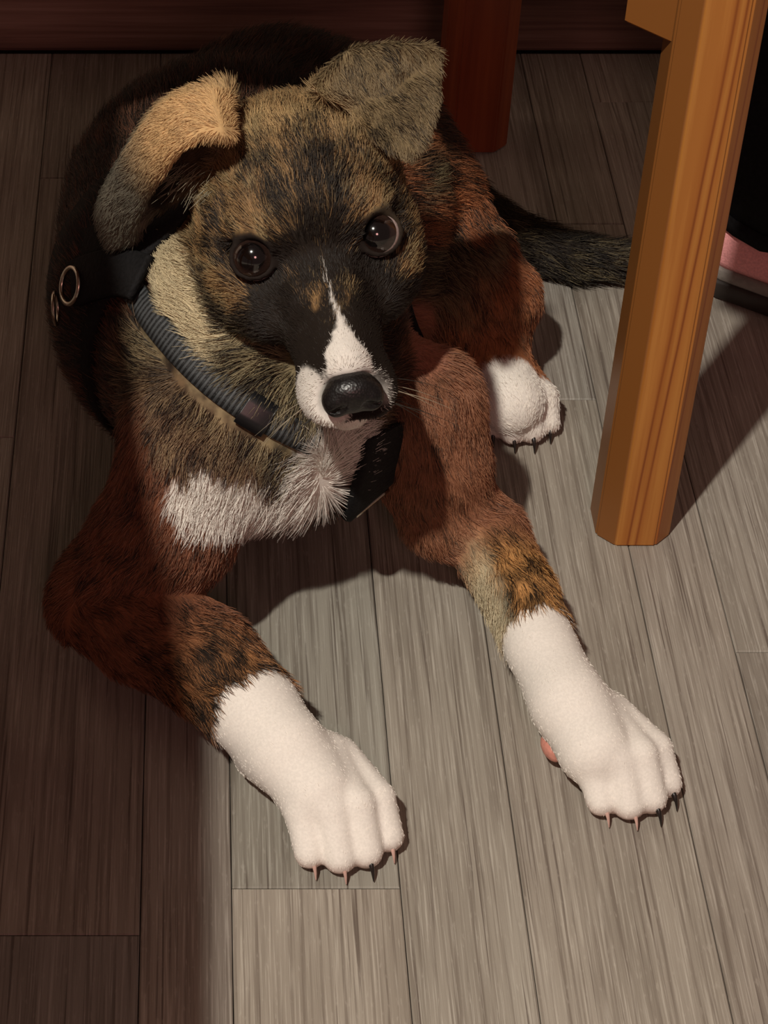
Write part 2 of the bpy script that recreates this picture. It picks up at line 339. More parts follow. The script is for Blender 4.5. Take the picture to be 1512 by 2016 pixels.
class Field:
    """signed distance field on a rectilinear grid"""
    def __init__(s, xs, ys, zs):
        s.x, s.y, s.z = xs, ys, zs
        s.D = np.full((len(xs), len(ys), len(zs)), 0.06, np.float32)
    def sub(s, lo, hi):
        sl = []
        for ax, l, h in zip((s.x, s.y, s.z), lo, hi):
            i0 = max(np.searchsorted(ax, l) - 1, 0); i1 = min(np.searchsorted(ax, h) + 1, len(ax)); sl.append(slice(i0, i1))
        sl = tuple(sl)
        g = np.stack(np.meshgrid(s.x[sl[0]], s.y[sl[1]], s.z[sl[2]], indexing='ij'), -1)
        return sl, g
    def put(s, sl, d, k, mode='u'):
        A = s.D[sl]
        if mode == 'u':
            h = np.maximum(k - np.abs(A - d), 0) / k; s.D[sl] = np.minimum(A, d) - h * h * k * 0.25
        else:
            d = -d; h = np.maximum(k - np.abs(A - d), 0) / k; s.D[sl] = np.maximum(A, d) + h * h * k * 0.25
    def cone(s, a, b, ra, rb, k=0.01, mode='u', flat=None):
        a, b = np.asarray(a, float), np.asarray(b, float); m = max(ra, rb) + k + 0.004
        sl, g = s.sub(np.minimum(a, b) - m, np.maximum(a, b) + m)
        d, t = seg_dist(g, a, b); s.put(sl, d - (ra + (rb - ra) * t), k, mode)
    def chain(s, pts, k=0.01):
        V = np.array([p for p, r in pts]); m = max(r for p, r in pts) + k + 0.004
        sl, g = s.sub(V.min(0) - m, V.max(0) + m); d = None
        for (a, ra), (b, rb) in zip(pts[:-1], pts[1:]):
            q, t = seg_dist(g, a, b); q = q - (ra + (rb - ra) * (t * t * (3 - 2 * t)))
            if d is None: d = q
            else:
                h = np.maximum(0.006 - np.abs(d - q), 0) / 0.006; d = np.minimum(d, q) - h * h * 0.0015 * 0.6
        s.put(sl, d, k)
    def ell(s, c, M, r, k=0.01, mode='u'):
        """ellipsoid with axes in the rows of M"""
        c = np.asarray(c, float); r = np.asarray(r, float); m = r.max() + k + 0.004
        sl, g = s.sub(c - m, c + m); q = (g - c) @ np.asarray(M).T
        k0 = np.linalg.norm(q / r, axis=-1); k1 = np.linalg.norm(q / r ** 2, axis=-1) + 1e-9
        s.put(sl, k0 * (k0 - 1) / k1, k, mode)
    def sheet(s, tris, r, k=0.006):
        V = np.concatenate(tris); m = r + k + 0.004
        sl, g = s.sub(V.min(0) - m, V.max(0) + m); d = None
        for a, b, c in tris:
            q = tri_dist(g, np.array(a), np.array(b), np.array(c)); d = q if d is None else np.minimum(d, q)
        s.put(sl, d - r, k)
    def net(s):
        """naive surface nets"""
        D = s.D; S = D < 0; nx, ny, nz = D.shape
        c = np.zeros((nx - 1, ny - 1, nz - 1), np.uint8)
        for i in (0, 1):
            for j in (0, 1):
                for k in (0, 1): c += S[i:nx - 1 + i, j:ny - 1 + j, k:nz - 1 + k]
        I = np.argwhere((c > 0) & (c < 8)); idx = np.full(c.shape, -1, np.int32); idx[tuple(I.T)] = np.arange(len(I))
        ax = (s.x, s.y, s.z); acc = np.zeros((len(I), 3)); cnt = np.zeros(len(I))
        cor = [(i, j, k) for i in (0, 1) for j in (0, 1) for k in (0, 1)]
        for a in cor:
            for b in cor:
                df = np.array(b) - np.array(a)
                if df.sum() != 1 or (df < 0).any(): continue
                A = I + a; B = I + b; da = D[tuple(A.T)]; db = D[tuple(B.T)]
                m = (da < 0) != (db < 0); t = np.where(m, da / np.where(m, da - db, 1), 0)
                for q in range(3):
                    pa, pb = ax[q][A[:, q]], ax[q][B[:, q]]; acc[:, q] += np.where(m, pa + (pb - pa) * t, 0)
                cnt += m
        V = acc / cnt[:, None]; Fs = []
        for q in range(3):
            u, w = (q + 1) % 3, (q + 2) % 3
            s0 = [slice(None)] * 3; s1 = [slice(None)] * 3; s0[q] = slice(0, -1); s1[q] = slice(1, None)
            for ss in (s0, s1): ss[u] = slice(1, -1); ss[w] = slice(1, -1)
            a, b = S[tuple(s0)], S[tuple(s1)]; E = np.argwhere(a != b); sgn = a[tuple(E.T)]
            base = E.copy(); base[:, u] += 1; base[:, w] += 1
            def cell(du, dw):
                C = base.copy(); C[:, u] -= du; C[:, w] -= dw; return idx[tuple(C.T)]
            Q = np.stack([cell(1, 1), cell(0, 1), cell(0, 0), cell(1, 0)], 1)
            Q[~sgn] = Q[~sgn][:, ::-1]; Fs.append(Q)
        return V, np.concatenate(Fs)

def relax(V, Fq, it=2, lam=0.5):
    E = np.concatenate([Fq[:, [0, 1]], Fq[:, [1, 2]], Fq[:, [2, 3]], Fq[:, [3, 0]]]); E = np.concatenate([E, E[:, ::-1]])
    deg = np.bincount(E[:, 0], minlength=len(V))[:, None]
    for i in range(it):
        for l in (lam, -lam * 1.04):
            A = np.stack([np.bincount(E[:, 0], V[E[:, 1], q], len(V)) for q in range(3)], 1) / deg
            V = V + l * (A - V)
    return V

def axis_grid(lo, hi, parts, h):
    """grid coordinates with step h, finer inside the given parts"""
    out = [lo]; x = lo
    while x < hi:
        st = h
        for a, b, q in parts:
            if a <= x < b: st = min(st, q)
        x += st; out.append(x)
    return np.array(out)

# -------- head frame: X to the picture's right, Y out along the muzzle, Z to the crown; unit 1 mm
ROLL, GAM, YAW = math.radians(10.5), math.radians(50), math.radians(0.5)
Rr = math.cos(ROLL) * RT + math.sin(ROLL) * UP
Dd = -math.cos(ROLL) * UP + math.sin(ROLL) * RT
Tt = -FW
Hf = math.cos(GAM) * Dd + math.sin(GAM) * Tt
Hu = -math.sin(GAM) * Dd + math.cos(GAM) * Tt
Hx = math.cos(YAW) * Rr - math.sin(YAW) * Hf; Hf = math.cos(YAW) * Hf + math.sin(YAW) * Rr
HM = np.stack([Hx, Hf, Hu])
HO = P(624, 490, 0.205)
HS = 0.00102
def H(x, y, z): return HO + HS * (x * Hx + y * Hf + z * Hu)
def toH(p): return ((np.asarray(p) - HO) @ HM.T) / HS

# -------- skeleton in world coordinates: (point, radius)
TORSO = [(P(545, 800, 0.100), 0.050), (P(510, 720, 0.105), 0.070), (P(450, 590, 0.103), 0.083), (P(455, 450, 0.096), 0.084), (P(560, 360, 0.092), 0.078), (P(640, 355, 0.088), 0.070)]
NECK = [(H(0, -60, -10), 0.038), (np.array([-0.058, -0.014, 0.150]), 0.042), (np.array([-0.062, -0.034, 0.115]), 0.050)]
LF = [(P(400, 880, 0.100), 0.036), (P(335, 1030, 0.072), 0.031), (P(225, 1170, 0.036), 0.0275), (P(285, 1225, 0.034), 0.0270), (P(400, 1300, 0.032), 0.0235), (P(500, 1400, 0.029), 0.0200), (P(560, 1475, 0.027), 0.0180), (P(622, 1560, 0.0205), 0.0160)]
RF = [(P(825, 800, 0.095), 0.030), (P(845, 900, 0.072), 0.027), (P(880, 1000, 0.046), 0.023), (P(955, 1055, 0.037), 0.0185), (P(1018, 1165, 0.033), 0.0163), (P(1065, 1275, 0.029), 0.0158), (P(1120, 1385, 0.026), 0.0170), (P(1170, 1475, 0.0205), 0.0155)]
LP_C, LP_D = P(652, 1606, 0.0), nrm(P(704, 1705, 0.0) - P(615, 1490, 0.0))
RP_C, RP_D = P(1198, 1515, 0.0), nrm(P(1255, 1600, 0.0) - P(1150, 1440, 0.0))
THIGH = [(P(730, 410, 0.094), 0.050), (P(815, 415, 0.084), 0.036), (P(895, 515, 0.064), 0.029), (P(962, 592, 0.046), 0.0245)]
SHANK = [(P(968, 592, 0.048), 0.0245), (P(965, 650, 0.034), 0.0190), (P(982, 730, 0.025), 0.0172), (P(1006, 792, 0.021), 0.0172)]
HP_C, HP_D = P(1006, 822, 0.0), nrm(P(1050, 880, 0.0) - P(1000, 740, 0.0))
TAIL = [(P(760, 330, 0.055), 0.024), (P(880, 385, 0.022), 0.0190), (P(950, 440, 0.017), 0.0160), (P(1040, 485, 0.0150), 0.0142), (P(1130, 508, 0.0135), 0.0124), (P(1215, 516, 0.0120), 0.0108), (P(1262, 518, 0.010), 0.0078)]

EAR_R = [H(24, -74, 28), H(40, -70, 30), H(46, -52, 16), P(690, 118, 0.262), P(765, 105, 0.262), P(846, 112, 0.250), P(852, 175, 0.247), P(836, 245, 0.242), P(806, 298, 0.240), P(745, 262, 0.240), P(690, 205, 0.244), P(640, 172, 0.250)]
def fan(pts, c): return [(c, pts[i], pts[(i + 1) % len(pts)]) for i in range(len(pts))]

def toes_of(c, d, wide, long, r):
    n = np.array([d[1], -d[0], 0.0]); out = []
    for i in (-1.5, -0.5, 0.5, 1.5):
        a = abs(i)
        s0 = c + n * i * wide * 0.62 - d * 0.016 + np.array([0, 0, 0.0225 - 0.002 * a])
        s1 = c + n * i * wide * 1.05 + d * (long * 0.50 - a * 0.0035) + np.array([0, 0, 0.0225 - 0.003 * a])
        s2 = c + n * i * wide * 1.12 + d * (long - a * 0.0052) + np.array([0, 0, 0.0084])
        out.append((s0, s1, s2, r * (1.06 if a < 1 else 0.97)))
    return out
PAWS = [toes_of(LP_C, LP_D, 0.0104, 0.032, 0.0083), toes_of(RP_C, RP_D, 0.0096, 0.030, 0.0079), toes_of(HP_C, HP_D, 0.0090, 0.024, 0.0078)]

def EYE_C(s): return np.array([s * 25.5, -5.5, -1.5])
def EYE_AX(s): return nrm((s * 0.22, 0.82, 0.46))
def build_body():
    hx = [H(*q) for q in ((-50, 0, 0), (50, 0, 0), (0, 75, 0), (0, -95, 0), (0, 0, 55), (0, 0, -60))]
    f = Field(axis_grid(-0.205, 0.165, [(-0.125, 0.035, 0.0013)], 0.0023),
              axis_grid(-0.275, 0.335, [(-0.155, 0.03, 0.0013)], 0.0023),
              axis_grid(-0.004, 0.285, [(0.125, 0.28, 0.0013)], 0.0020))
    for ch, k in ((TORSO, 0.01), (NECK, 0.022), (LF, 0.016), (RF, 0.014), (THIGH, 0.016), (SHANK, 0.008), (TAIL, 0.008)): f.chain(ch, k)
    # chest tuft, elbow point, other haunch
    f.cone(P(490, 895, 0.084), P(612, 885, 0.084), 0.031, 0.028, 0.014)
    f.cone(LF[2][0], P(168, 1203, 0.028), 0.020, 0.014, 0.012)
    f.cone(P(350, 430, 0.06), P(300, 520, 0.045), 0.047, 0.042, 0.02)
    f.cone(P(820, 600, 0.05), P(790, 520, 0.05), 0.03, 0.04, 0.02)           # belly side
    # ---- skull
    e = lambda c, r, k=5, m='u': f.ell(H(*c), HM, np.array(r) * HS, k * HS, m)
    cn = lambda a, b, ra, rb, k=5, m='u': f.cone(H(*a), H(*b), ra * HS, rb * HS, k * HS, m)
    e((0, -46, 0), (42, 48, 35), 10)
    e((0, -22, 6), (31, 30, 22), 8)
    for s in (-1, 1):
        e((s * 29.5, -30, -23), (17, 33, 25), 8)
        e((s * 20, -10, 7), (14, 13, 8), 6)
        e((s * 23, -3, -25), (14, 20, 14), 8)
    cn((0, 2, -21), (0, 50, -30), 22.5, 16.5, 8)
    cn((0, -2, -7), (0, 57, -18), 11.5, 9, 7)
    for s in (-1, 1): e((s * 9, 50, -36), (11.5, 17, 11), 6)
    cn((0, -10, -44), (0, 42, -51), 18, 10, 5)
    cn((0, -45, -30), (0, -20, -48), 30, 20, 10)
    # mouth line
    for s in (-1, 1):
        pts = [(0, 66, -45), (s * 9, 64, -50), (s * 17, 54, -51), (s * 23, 36, -47), (s * 26, 18, -42)]
        for a, b in zip(pts[:-1], pts[1:]): cn(a, b, 1.7, 1.5, 2.0, 's')
    cn((0, 73, -38), (0, 67, -46), 0.9, 1.2, 2.0, 's')                          # groove below the nose
    # eye sockets and lids
    for s in (-1, 1):
        c, ax = EYE_C(s), EYE_AX(s)
        e(c, (10.7, 10.7, 10.7), 2.0, 's'); cn(c + ax * 5, c + ax * 24, 7.4, 9.8, 2.5, 's')
        u = nrm(np.cross(ax, (0, 0, 1))); w = np.cross(u, ax)
        ring = [c + ax * 5.7 + (u * math.cos(t) * 9.0 + w * math.sin(t) * 8.4) for t in np.linspace(0, 2 * math.pi, 21)]
        for a, b in zip(ring[:-1], ring[1:]): cn(a, b, 0.95, 0.95, 2.0)
    # nose bed
    e((0, 66, -29), (15, 8, 11), 3, 's')
    # ---- ears
    A = [H(-30, -66, 28), P(440, 200, 0.248), P(385, 200, 0.250), P(325, 222, 0.243), P(275, 285, 0.228), P(235, 355, 0.207), P(202, 425, 0.185), P(222, 478, 0.168)]      # upper, folded rim
    B = [H(-34, -62, 26), P(452, 262, 0.246), P(400, 262, 0.249), P(350, 290, 0.240), P(315, 330, 0.226), P(285, 375, 0.208), P(262, 425, 0.190), P(255, 470, 0.172)]      # front lip
    C = [H(-46, -58, 20), P(425, 318, 0.222), P(400, 335, 0.215), P(370, 360, 0.207), P(340, 385, 0.198), P(312, 405, 0.188), P(285, 425, 0.180), P(262, 465, 0.170)]        # back of the cup
    def spline(p, n=2):
        p = [2 * p[0] - p[1]] + list(p) + [2 * p[-1] - p[-2]]; o = []
        for i in range(1, len(p) - 2):
            for t in np.arange(n) / n:
                o.append(0.5 * (2 * p[i] + (p[i + 1] - p[i - 1]) * t + (2 * p[i - 1] - 5 * p[i] + 4 * p[i + 1] - p[i + 2]) * t * t + (3 * p[i] - p[i - 1] - 3 * p[i + 1] + p[i + 2]) * t ** 3))
        return o + [p[-2]]
    A, B, C = spline(A), spline(B), spline(C)
    strip = lambda p, q: [t for i in range(len(p) - 1) for t in ((p[i], p[i + 1], q[i]), (p[i + 1], q[i + 1], q[i]))]
    f.sheet(strip(A, B), 0.0030, 0.004)
    A2 = [a + np.array([0.0, 0.012, -0.004]) for a in A]
    f.sheet(strip(A2, C), 0.0028, 0.004)
    f.sheet(strip(A, A2), 0.0026, 0.004)
    R = EAR_R
    rim = spline(R[3:] + [R[3]], 2)[:-1]; cen = P(762, 186, 0.2515)
    mid = [cen + (q - cen) * 0.6 + np.array([0, -0.0012, 0.0022]) for q in rim]; nr = len(rim)
    f.sheet([(cen, mid[i], mid[(i + 1) % nr]) for i in range(nr)] + [t for i in range(nr) for t in ((mid[i], mid[(i + 1) % nr], rim[i]), (mid[(i + 1) % nr], rim[(i + 1) % nr], rim[i]))], 0.0027, 0.005)                     # hanging flap
    f.sheet([(R[0], R[1], R[11]), (R[1], R[11], R[3]), (R[1], R[3], R[4]), (R[1], R[2], R[4]), (R[2], R[4], R[5])], 0.0034, 0.006)   # standing base behind it
    # ---- paws
    for paw in PAWS:
        c = (paw[1][0] + paw[2][0]) / 2
        for s0, s1, s2, r in paw:
            f.cone(s0, s1, r * 0.92, r, 0.0022); f.cone(s1, s2, r, r * 0.86, 0.0014)
    f.cone(LF[-1][0], (PAWS[0][1][0] + PAWS[0][2][0]) / 2, 0.0150, 0.0105, 0.006)
    f.cone(RF[-1][0], (PAWS[1][1][0] + PAWS[1][2][0]) / 2, 0.0145, 0.0100, 0.006)
    f.cone(SHANK[-1][0], (PAWS[2][1][0] + PAWS[2][2][0]) / 2, 0.0150, 0.0100, 0.006)
    f.cone(P(505, 1500, 0.014), P(520, 1495, 0.018), 0.008, 0.010, 0.008)       # carpal pad bump
    # flat on the floor
    f.D = np.maximum(f.D, (0.0006 - f.z)[None, None, :].astype(np.float32))
    V, Fq = f.net()
    V = relax(V, Fq, 3)
    return f, V, Fq
import time; _t = time.time()
FIELD, BV, BF = build_body()
print('body', len(BV), len(BF), time.time() - _t)
puppy = thing('puppy', tuple(P(560, 760, 0.0)), 'brindle puppy with white paws and white muzzle blaze lying on the grey plank floor', 'dog')
BODY_BVH = BVHTree.FromPolygons([tuple(v) for v in BV], BF.tolist())
def S(u, v):
    """the point of the coat that stands behind a photo point"""
    d = FW + RT * (u - CX) / FPX + UP * (CY - v) / FPX
    h = BODY_BVH.ray_cast(Vector(CAM), Vector(d).normalized())
    return np.array(h[0]) if h[0] is not None else P(u, v, 0.03)

# -------- lattice noise
_T = RNG.random(4096).astype(np.float32)
def vnoise(p):
    i = np.floor(p).astype(np.int64); f = p - i; f = f * f * (3 - 2 * f); out = 0
    for dx in (0, 1):
        for dy in (0, 1):
            for dz in (0, 1):
                hsh = ((i[:, 0] + dx) * 73856093 ^ (i[:, 1] + dy) * 19349663 ^ (i[:, 2] + dz) * 83492791) & 4095
                out = out + _T[hsh] * (f[:, 0] if dx else 1 - f[:, 0]) * (f[:, 1] if dy else 1 - f[:, 1]) * (f[:, 2] if dz else 1 - f[:, 2])
    return out
def fbm(p, o=3):
    s, a, t = 0, 1.0, 0
    for k in range(o): s = s + a * vnoise(p * 2 ** k + 17.3 * k); t += a; a *= 0.5
    return s / t
def sstep(a, b, x):
    t = np.clip((x - a) / (b - a), 0, 1); return t * t * (3 - 2 * t)
def poly_dist(p, pts):
    d = None
    for a, b in zip(pts[:-1], pts[1:]):
        q, _ = seg_dist(p, np.asarray(a), np.asarray(b)); d = q if d is None else np.minimum(d, q)
    return d
def chain_near(p, ch):
    """distance outside a chain, and its local direction"""
    best = np.full(len(p), 9.0); dr = np.zeros((len(p), 3))
    for (a, ra), (b, rb) in zip(ch[:-1], ch[1:]):
        d, t = seg_dist(p, a, b); d = d - (ra + (rb - ra) * t); m = d < best
        best[m] = d[m]; dr[m] = nrm(b - a)
    return best, dr

EARL_PATH = [P(410, 240, 0.250), P(330, 260, 0.240), P(265, 350, 0.212), P(225, 450, 0.178)]
EARL_IN = [P(425, 300, 0.228), P(370, 335, 0.218), P(315, 380, 0.200)]
EARR_PATH = [P(720, 140, 0.258), P(770, 190, 0.250), P(806, 290, 0.240)]
PAWCH = [[(t[0], t[3]), (t[1], t[3]), (t[2], t[3])] for paw in PAWS for t in paw]
def regions(p):
    """weights of the parts of the dog and the lie of the coat"""
    h = toH(p)
    sk = np.minimum(np.linalg.norm(h - (0, -40, -5), axis=1) - 50, np.minimum(seg_dist(h, np.array([0., 0, -22]), np.array([0., 55, -30]))[0] - 24, seg_dist(h, np.array([0., -20, -40]), np.array([0., 40, -50]))[0] - 16)) * HS
    L = {'head': (sk, None)}
    for n, c in (('torso', TORSO), ('neck', NECK), ('lf', LF), ('rf', RF), ('thigh', THIGH), ('shank', SHANK), ('tail', TAIL)): L[n] = chain_near(p, c)
    for i, paw in enumerate(('lf', 'rf', 'shank')):
        for t in PAWCH[i * 4:i * 4 + 4]:
            d, r = chain_near(p, t); m = d < L[paw][0]; L[paw][0][m] = d[m]; L[paw][1][m] = r[m]
    el = poly_dist(p, EARL_PATH) - 0.014; ei = poly_dist(p, EARL_IN) - 0.010; er = poly_dist(p, EARR_PATH) - 0.017
    L['earl'] = (np.minimum(el, ei) - 0.002, None); L['earr'] = (er - 0.002, None)
    nose = H(0, 74, -16); hd = p - nose
    L['head'] = (sk, hd / np.linalg.norm(hd, axis=1)[:, None])
    L['earl'] = (L['earl'][0], np.tile(nrm(EARL_PATH[-1] - EARL_PATH[0]), (len(p), 1)))
    L['earr'] = (L['earr'][0], np.tile(nrm(EARR_PATH[-1] - EARR_PATH[0]), (len(p), 1)))
    names = list(L); W_ = np.stack([np.exp(-np.clip(L[n][0], -0.02, 0.2) / 0.005) for n in names], 1); W_ /= W_.sum(1)[:, None]
    flow = sum(W_[:, [i]] * L[n][1] for i, n in enumerate(names))
    return {n: W_[:, i] for i, n in enumerate(names)}, flow, h, ei, el

T_, O_, R_, K_, G_, C_, W_H = (srgb(*c) for c in ((156, 118, 68), (172, 112, 58), (134, 80, 50), (34, 26, 20), (128, 112, 76), (212, 194, 150), (236, 229, 219)))
PINK, GREY = srgb(196, 150, 138), srgb(92, 86, 74)
CHEST = [S(400, 985), S(450, 995), S(540, 995), S(610, 970), S(635, 925), S(645, 870)]
CREAM = [S(320, 470), S(350, 560), S(375, 640), S(400, 690)]
SOCK_L, SOCK_R, SOCK_H = S(472, 1345), S(1045, 1200), S(985, 705)
DL, DR, DH = nrm(P(600, 1530) - P(420, 1310)), nrm(P(1130, 1400) - P(1010, 1170)), nrm(P(1030, 830) - P(975, 690))
OLIVE = S(440, 820)
BELLY = [S(812, 640), S(820, 690)]

def coat(p, jit):
    """colour and length of the coat at world points; jit in 0..1 decides tan or black for each hair of the brindle"""
    n = len(p); w, flow, h, ei, el = regions(p); x, y, z = h.T; ax = np.abs(x)
    col = np.zeros((n, 3)); ln = np.zeros(n); nz = fbm(p * 150.0); nz2 = fbm(p * 210.0 + 9); nz3 = fbm(p * 38.0 + 31)
    streak = fbm(p @ np.diag([330.0, 130.0, 230.0]) + 3)
    def brindle(tan, dk, dark=K_, sharp=0.14):
        v = 0.34 * nz + 0.34 * streak + 0.32 * jit           # about 0.5 on average
        m = sstep(-sharp, sharp, v - (1 - dk) * 0.62 - 0.19)
        return tan * (1 - m[:, None]) + dark * m[:, None]
    def mixc(a, b, m): return a * (1 - m[:, None]) + b * m[:, None]
    # ---- head
    back = sstep(-20, -52, y)
    tan = mixc(np.tile(T_, (n, 1)), np.tile(srgb(196, 160, 102), (n, 1)), back * sstep(0.35, 0.6, nz3))
    tan = mixc(tan, np.tile(srgb(150, 128, 84), (n, 1)), sstep(0.45, 0.65, nz2) * 0.8)
    blob = lambda c, r: np.exp(-(((h - np.array(c)) / np.array(r)) ** 2).sum(1))
    dk = 0.62 - 0.34 * back
    dk = dk + 0.28 * blob((0, 0, 10), (13, 14, 22)) + 0.25 * blob((0, 5, -4), (14, 18, 14))
    for s in (-1, 1):
        dk = dk + 0.5 * blob((s * 25.5, 0, -1), (13, 16, 12)) - 0.36 * blob((s * 24, -4, 15), (11, 14, 7)) - 0.42 * blob((s * 37, -6, -17), (8, 16, 8)) - 0.2 * blob((s * 30, -34, 20), (16, 20, 16))
        dk = dk + 0.06 * blob((s * 12, -22, 24), (5, 22, 20))
    dk = dk + 0.75 * sstep(2, 22, y) * sstep(-4, -14, z) + 0.5 * sstep(-16, -30, z) * sstep(-45, -8, y)
    dk = dk - 0.10 * sstep(-20, -45, y) * sstep(-15, -35, z)
    hc = brindle(tan, np.clip(dk, 0, 1.25))
    wy = np.interp(y, [8, 16, 28, 42, 52, 60], [-1.0, -0.5, 0.2, 1.5, 4.4, 10.0])
    bz = sstep(2.2, -2.2, np.abs(x - 0.6 + 1.4 * (nz2 - 0.5) * 4) - wy) * sstep(8, 16, y) * sstep(-30, -22, z + 0.0 * y)
    lip = sstep(3.0, -2.0, np.linalg.norm((h - (-12.5, 57, -33)) / (1, 1.25, 1.15), axis=1) - 11.5 + 5 * (nz2 - 0.5))
    lip = np.maximum(lip, 0.4 * sstep(2.0, -2.0, np.linalg.norm((h - (13, 62, -30)) / (1, 1, 1.6), axis=1) - 6.0 + 5 * (nz2 - 0.5)))
    lip = np.maximum(lip, sstep(-44, -49, z) * sstep(28, 40, y) * 0.9)
    wm = np.clip(np.maximum(bz * (0.86 - 0.25 * sstep(40, 20, y)), lip), 0, 1)
    wm = wm * (1 - 0.75 * sstep(0.62, 0.75, nz2) * sstep(40, 50, y) * sstep(-2, 3, x))
    wm = np.where(wm > 0.04, sstep(0.25, 0.75, wm + (jit - 0.5) * 0.7 + (nz2 - 0.5) * 0.4), 0.0)
    hc = mixc(hc, np.tile(W_H * 0.9, (n, 1)), wm)
    pk = sstep(-41, -46, z) * sstep(50, 60, y); hc = mixc(hc, np.tile(srgb(176, 130, 126), (n, 1)), pk * 0.6)
    hl = 0.0075 - 0.0035 * sstep(-10, 15, y) - 0.0018 * sstep(20, 50, y) + 0.003 * back
    hl = np.where(wm > 0.5, hl * 1.1, hl)
    # dark skin round the eyes
    for s in (-1, 1):
        de = np.linalg.norm(h - (EYE_C(s) + EYE_AX(s) * 6), axis=1); m = sstep(12.6, 10.4, de); hc = mixc(hc, np.tile(srgb(34, 26, 22), (n, 1)), m); hl = hl * (1 - 0.85 * sstep(14.0, 10.2, de))
    # ---- other parts: (tan, dark share, hair length)
    tors = brindle(np.tile(srgb(112, 68, 44), (n, 1)), np.full(n, 0.62))
    nk = brindle(mixc(np.tile(srgb(148, 128, 88), (n, 1)), np.tile(srgb(120, 84, 52), (n, 1)), sstep(0.45, 0.6, nz3)), np.full(n, 0.60))
    tl, _ = chain_near(p, LF)
    along = (p - SOCK_L) @ DL
    lf = brindle(mixc(np.tile(R_ * 1.05, (n, 1)), np.tile(srgb(168, 112, 58), (n, 1)), sstep(-0.05, -0.005, along)), 0.36 + 0.26 * sstep(-0.06, 0, along))
    e_l = sstep(-0.0018, 0.0018, along + 0.0018 * (nz2 - 0.5) * 6 + 0.002 * (jit - 0.5))
    lf = mixc(lf, np.tile(W_H, (n, 1)), e_l)
    alr = (p - SOCK_R) @ DR
    rf = brindle(mixc(np.tile(srgb(150, 96, 62), (n, 1)), np.tile(srgb(196, 138, 66), (n, 1)), sstep(-0.055, -0.03, alr)), 0.30 + 0.24 * sstep(-0.06, -0.01, alr))
    inner = sstep(0.004, 0.012, -(p - (SOCK_R - DR * 0.02)) @ nrm(np.cross(DR, (0, 0, -1.0)))) * sstep(-0.055, -0.03, alr)
    rf = mixc(rf, np.tile(srgb(202, 188, 152), (n, 1)), inner * 0.9)
    rf = mixc(rf, np.tile(W_H, (n, 1)), sstep(-0.0015, 0.0015, alr + 0.0015 * (nz2 - 0.5) * 6 + 0.0015 * (jit - 0.5)))
    th = brindle(mixc(np.tile(srgb(176, 104, 52), (n, 1)), np.tile(srgb(120, 108, 74), (n, 1)), sstep(0.42, 0.6, nz3)), np.full(n, 0.52))
    sh = brindle(np.tile(srgb(170, 104, 58), (n, 1)), np.full(n, 0.36))
    sh = mixc(sh, np.tile(W_H, (n, 1)), sstep(-0.002, 0.002, (p - SOCK_H) @ DH + 0.0015 * (nz2 - 0.5) * 6))
    ta = brindle(np.tile(srgb(124, 108, 74), (n, 1)), np.full(n, 0.70))
    eL = mixc(np.tile(srgb(206, 164, 104), (n, 1)), np.tile(srgb(96, 90, 76), (n, 1)), sstep(0.018, 0.058, np.linalg.norm(p - EARL_PATH[0], axis=1)))
    eL = brindle(eL, np.full(n, 0.12)); eL = mixc(eL, np.tile(K_ * 1.1, (n, 1)), sstep(0.004, -0.004, ei - el))
    eR = brindle(np.tile(srgb(126, 106, 72), (n, 1)), np.full(n, 0.34))
    for nm, c, l in (('head', hc, hl), ('torso', tors, 0.012), ('neck', nk, 0.013), ('lf', lf, 0.0066 - 0.0046 * e_l), ('rf', rf, np.where(alr > 0, 0.0020, 0.0068)), ('thigh', th, 0.010), ('shank', sh, 0.0034), ('tail', ta, 0.011), ('earl', eL, 0.0042), ('earr', eR, 0.0048)):
        col += w[nm][:, None] * c; ln += w[nm] * l
    m = sstep(0.075, 0.045, np.linalg.norm((p - OLIVE) * np.array([1, 1, 1.0]), axis=1)) * (w['torso'] + w['neck'] + 0.6 * w['lf'] * sstep(0.04, 0.03, np.linalg.norm(p - OLIVE, axis=1)))
    col = mixc(col, brindle(mixc(np.tile(srgb(156, 140, 100), (n, 1)), np.tile(srgb(112, 92, 62), (n, 1)), sstep(0.4, 0.6, nz3)), np.full(n, 0.52)), np.clip(m, 0, 1))
    notlegs = np.clip(1 - w['head'] - w['rf'] * 0.9 - w['earl'], 0, 1)
    dch = poly_dist(p, CHEST); m = sstep(0.016, 0.010, dch + 0.010 * (nz2 - 0.5) * 2) * notlegs
    col = mixc(col, np.tile(W_H * 0.95, (n, 1)), m); ln = ln + m * 0.003
    dcr = poly_dist(p, CREAM); m = sstep(0.016, 0.010, dcr + 0.006 * (nz2 - 0.5)) * (1 - w['earl'])
    col = mixc(col, np.tile(C_, (n, 1)) * (0.75 + 0.4 * jit[:, None]), m * 0.92)
    m = sstep(0.016, 0.008, poly_dist(p, BELLY)); col = mixc(col, np.tile(srgb(176, 112, 84), (n, 1)), m * 0.8); ln = ln * (1 - 0.5 * m)
    toe = sstep(0.012, 0.004, p[:, 2]) * (w['lf'] + w['rf'] + w['shank'])
    col = mixc(col, np.tile(srgb(206, 160, 146), (n, 1)), np.clip(toe, 0, 1) * 0.5); ln = ln * (1 - 0.45 * np.clip(toe, 0, 1))
    g_ = col @ np.array([0.3, 0.6, 0.1]); col = col * 0.86 + g_[:, None] * 0.14
    return np.clip(col, 0, 1), ln, flow


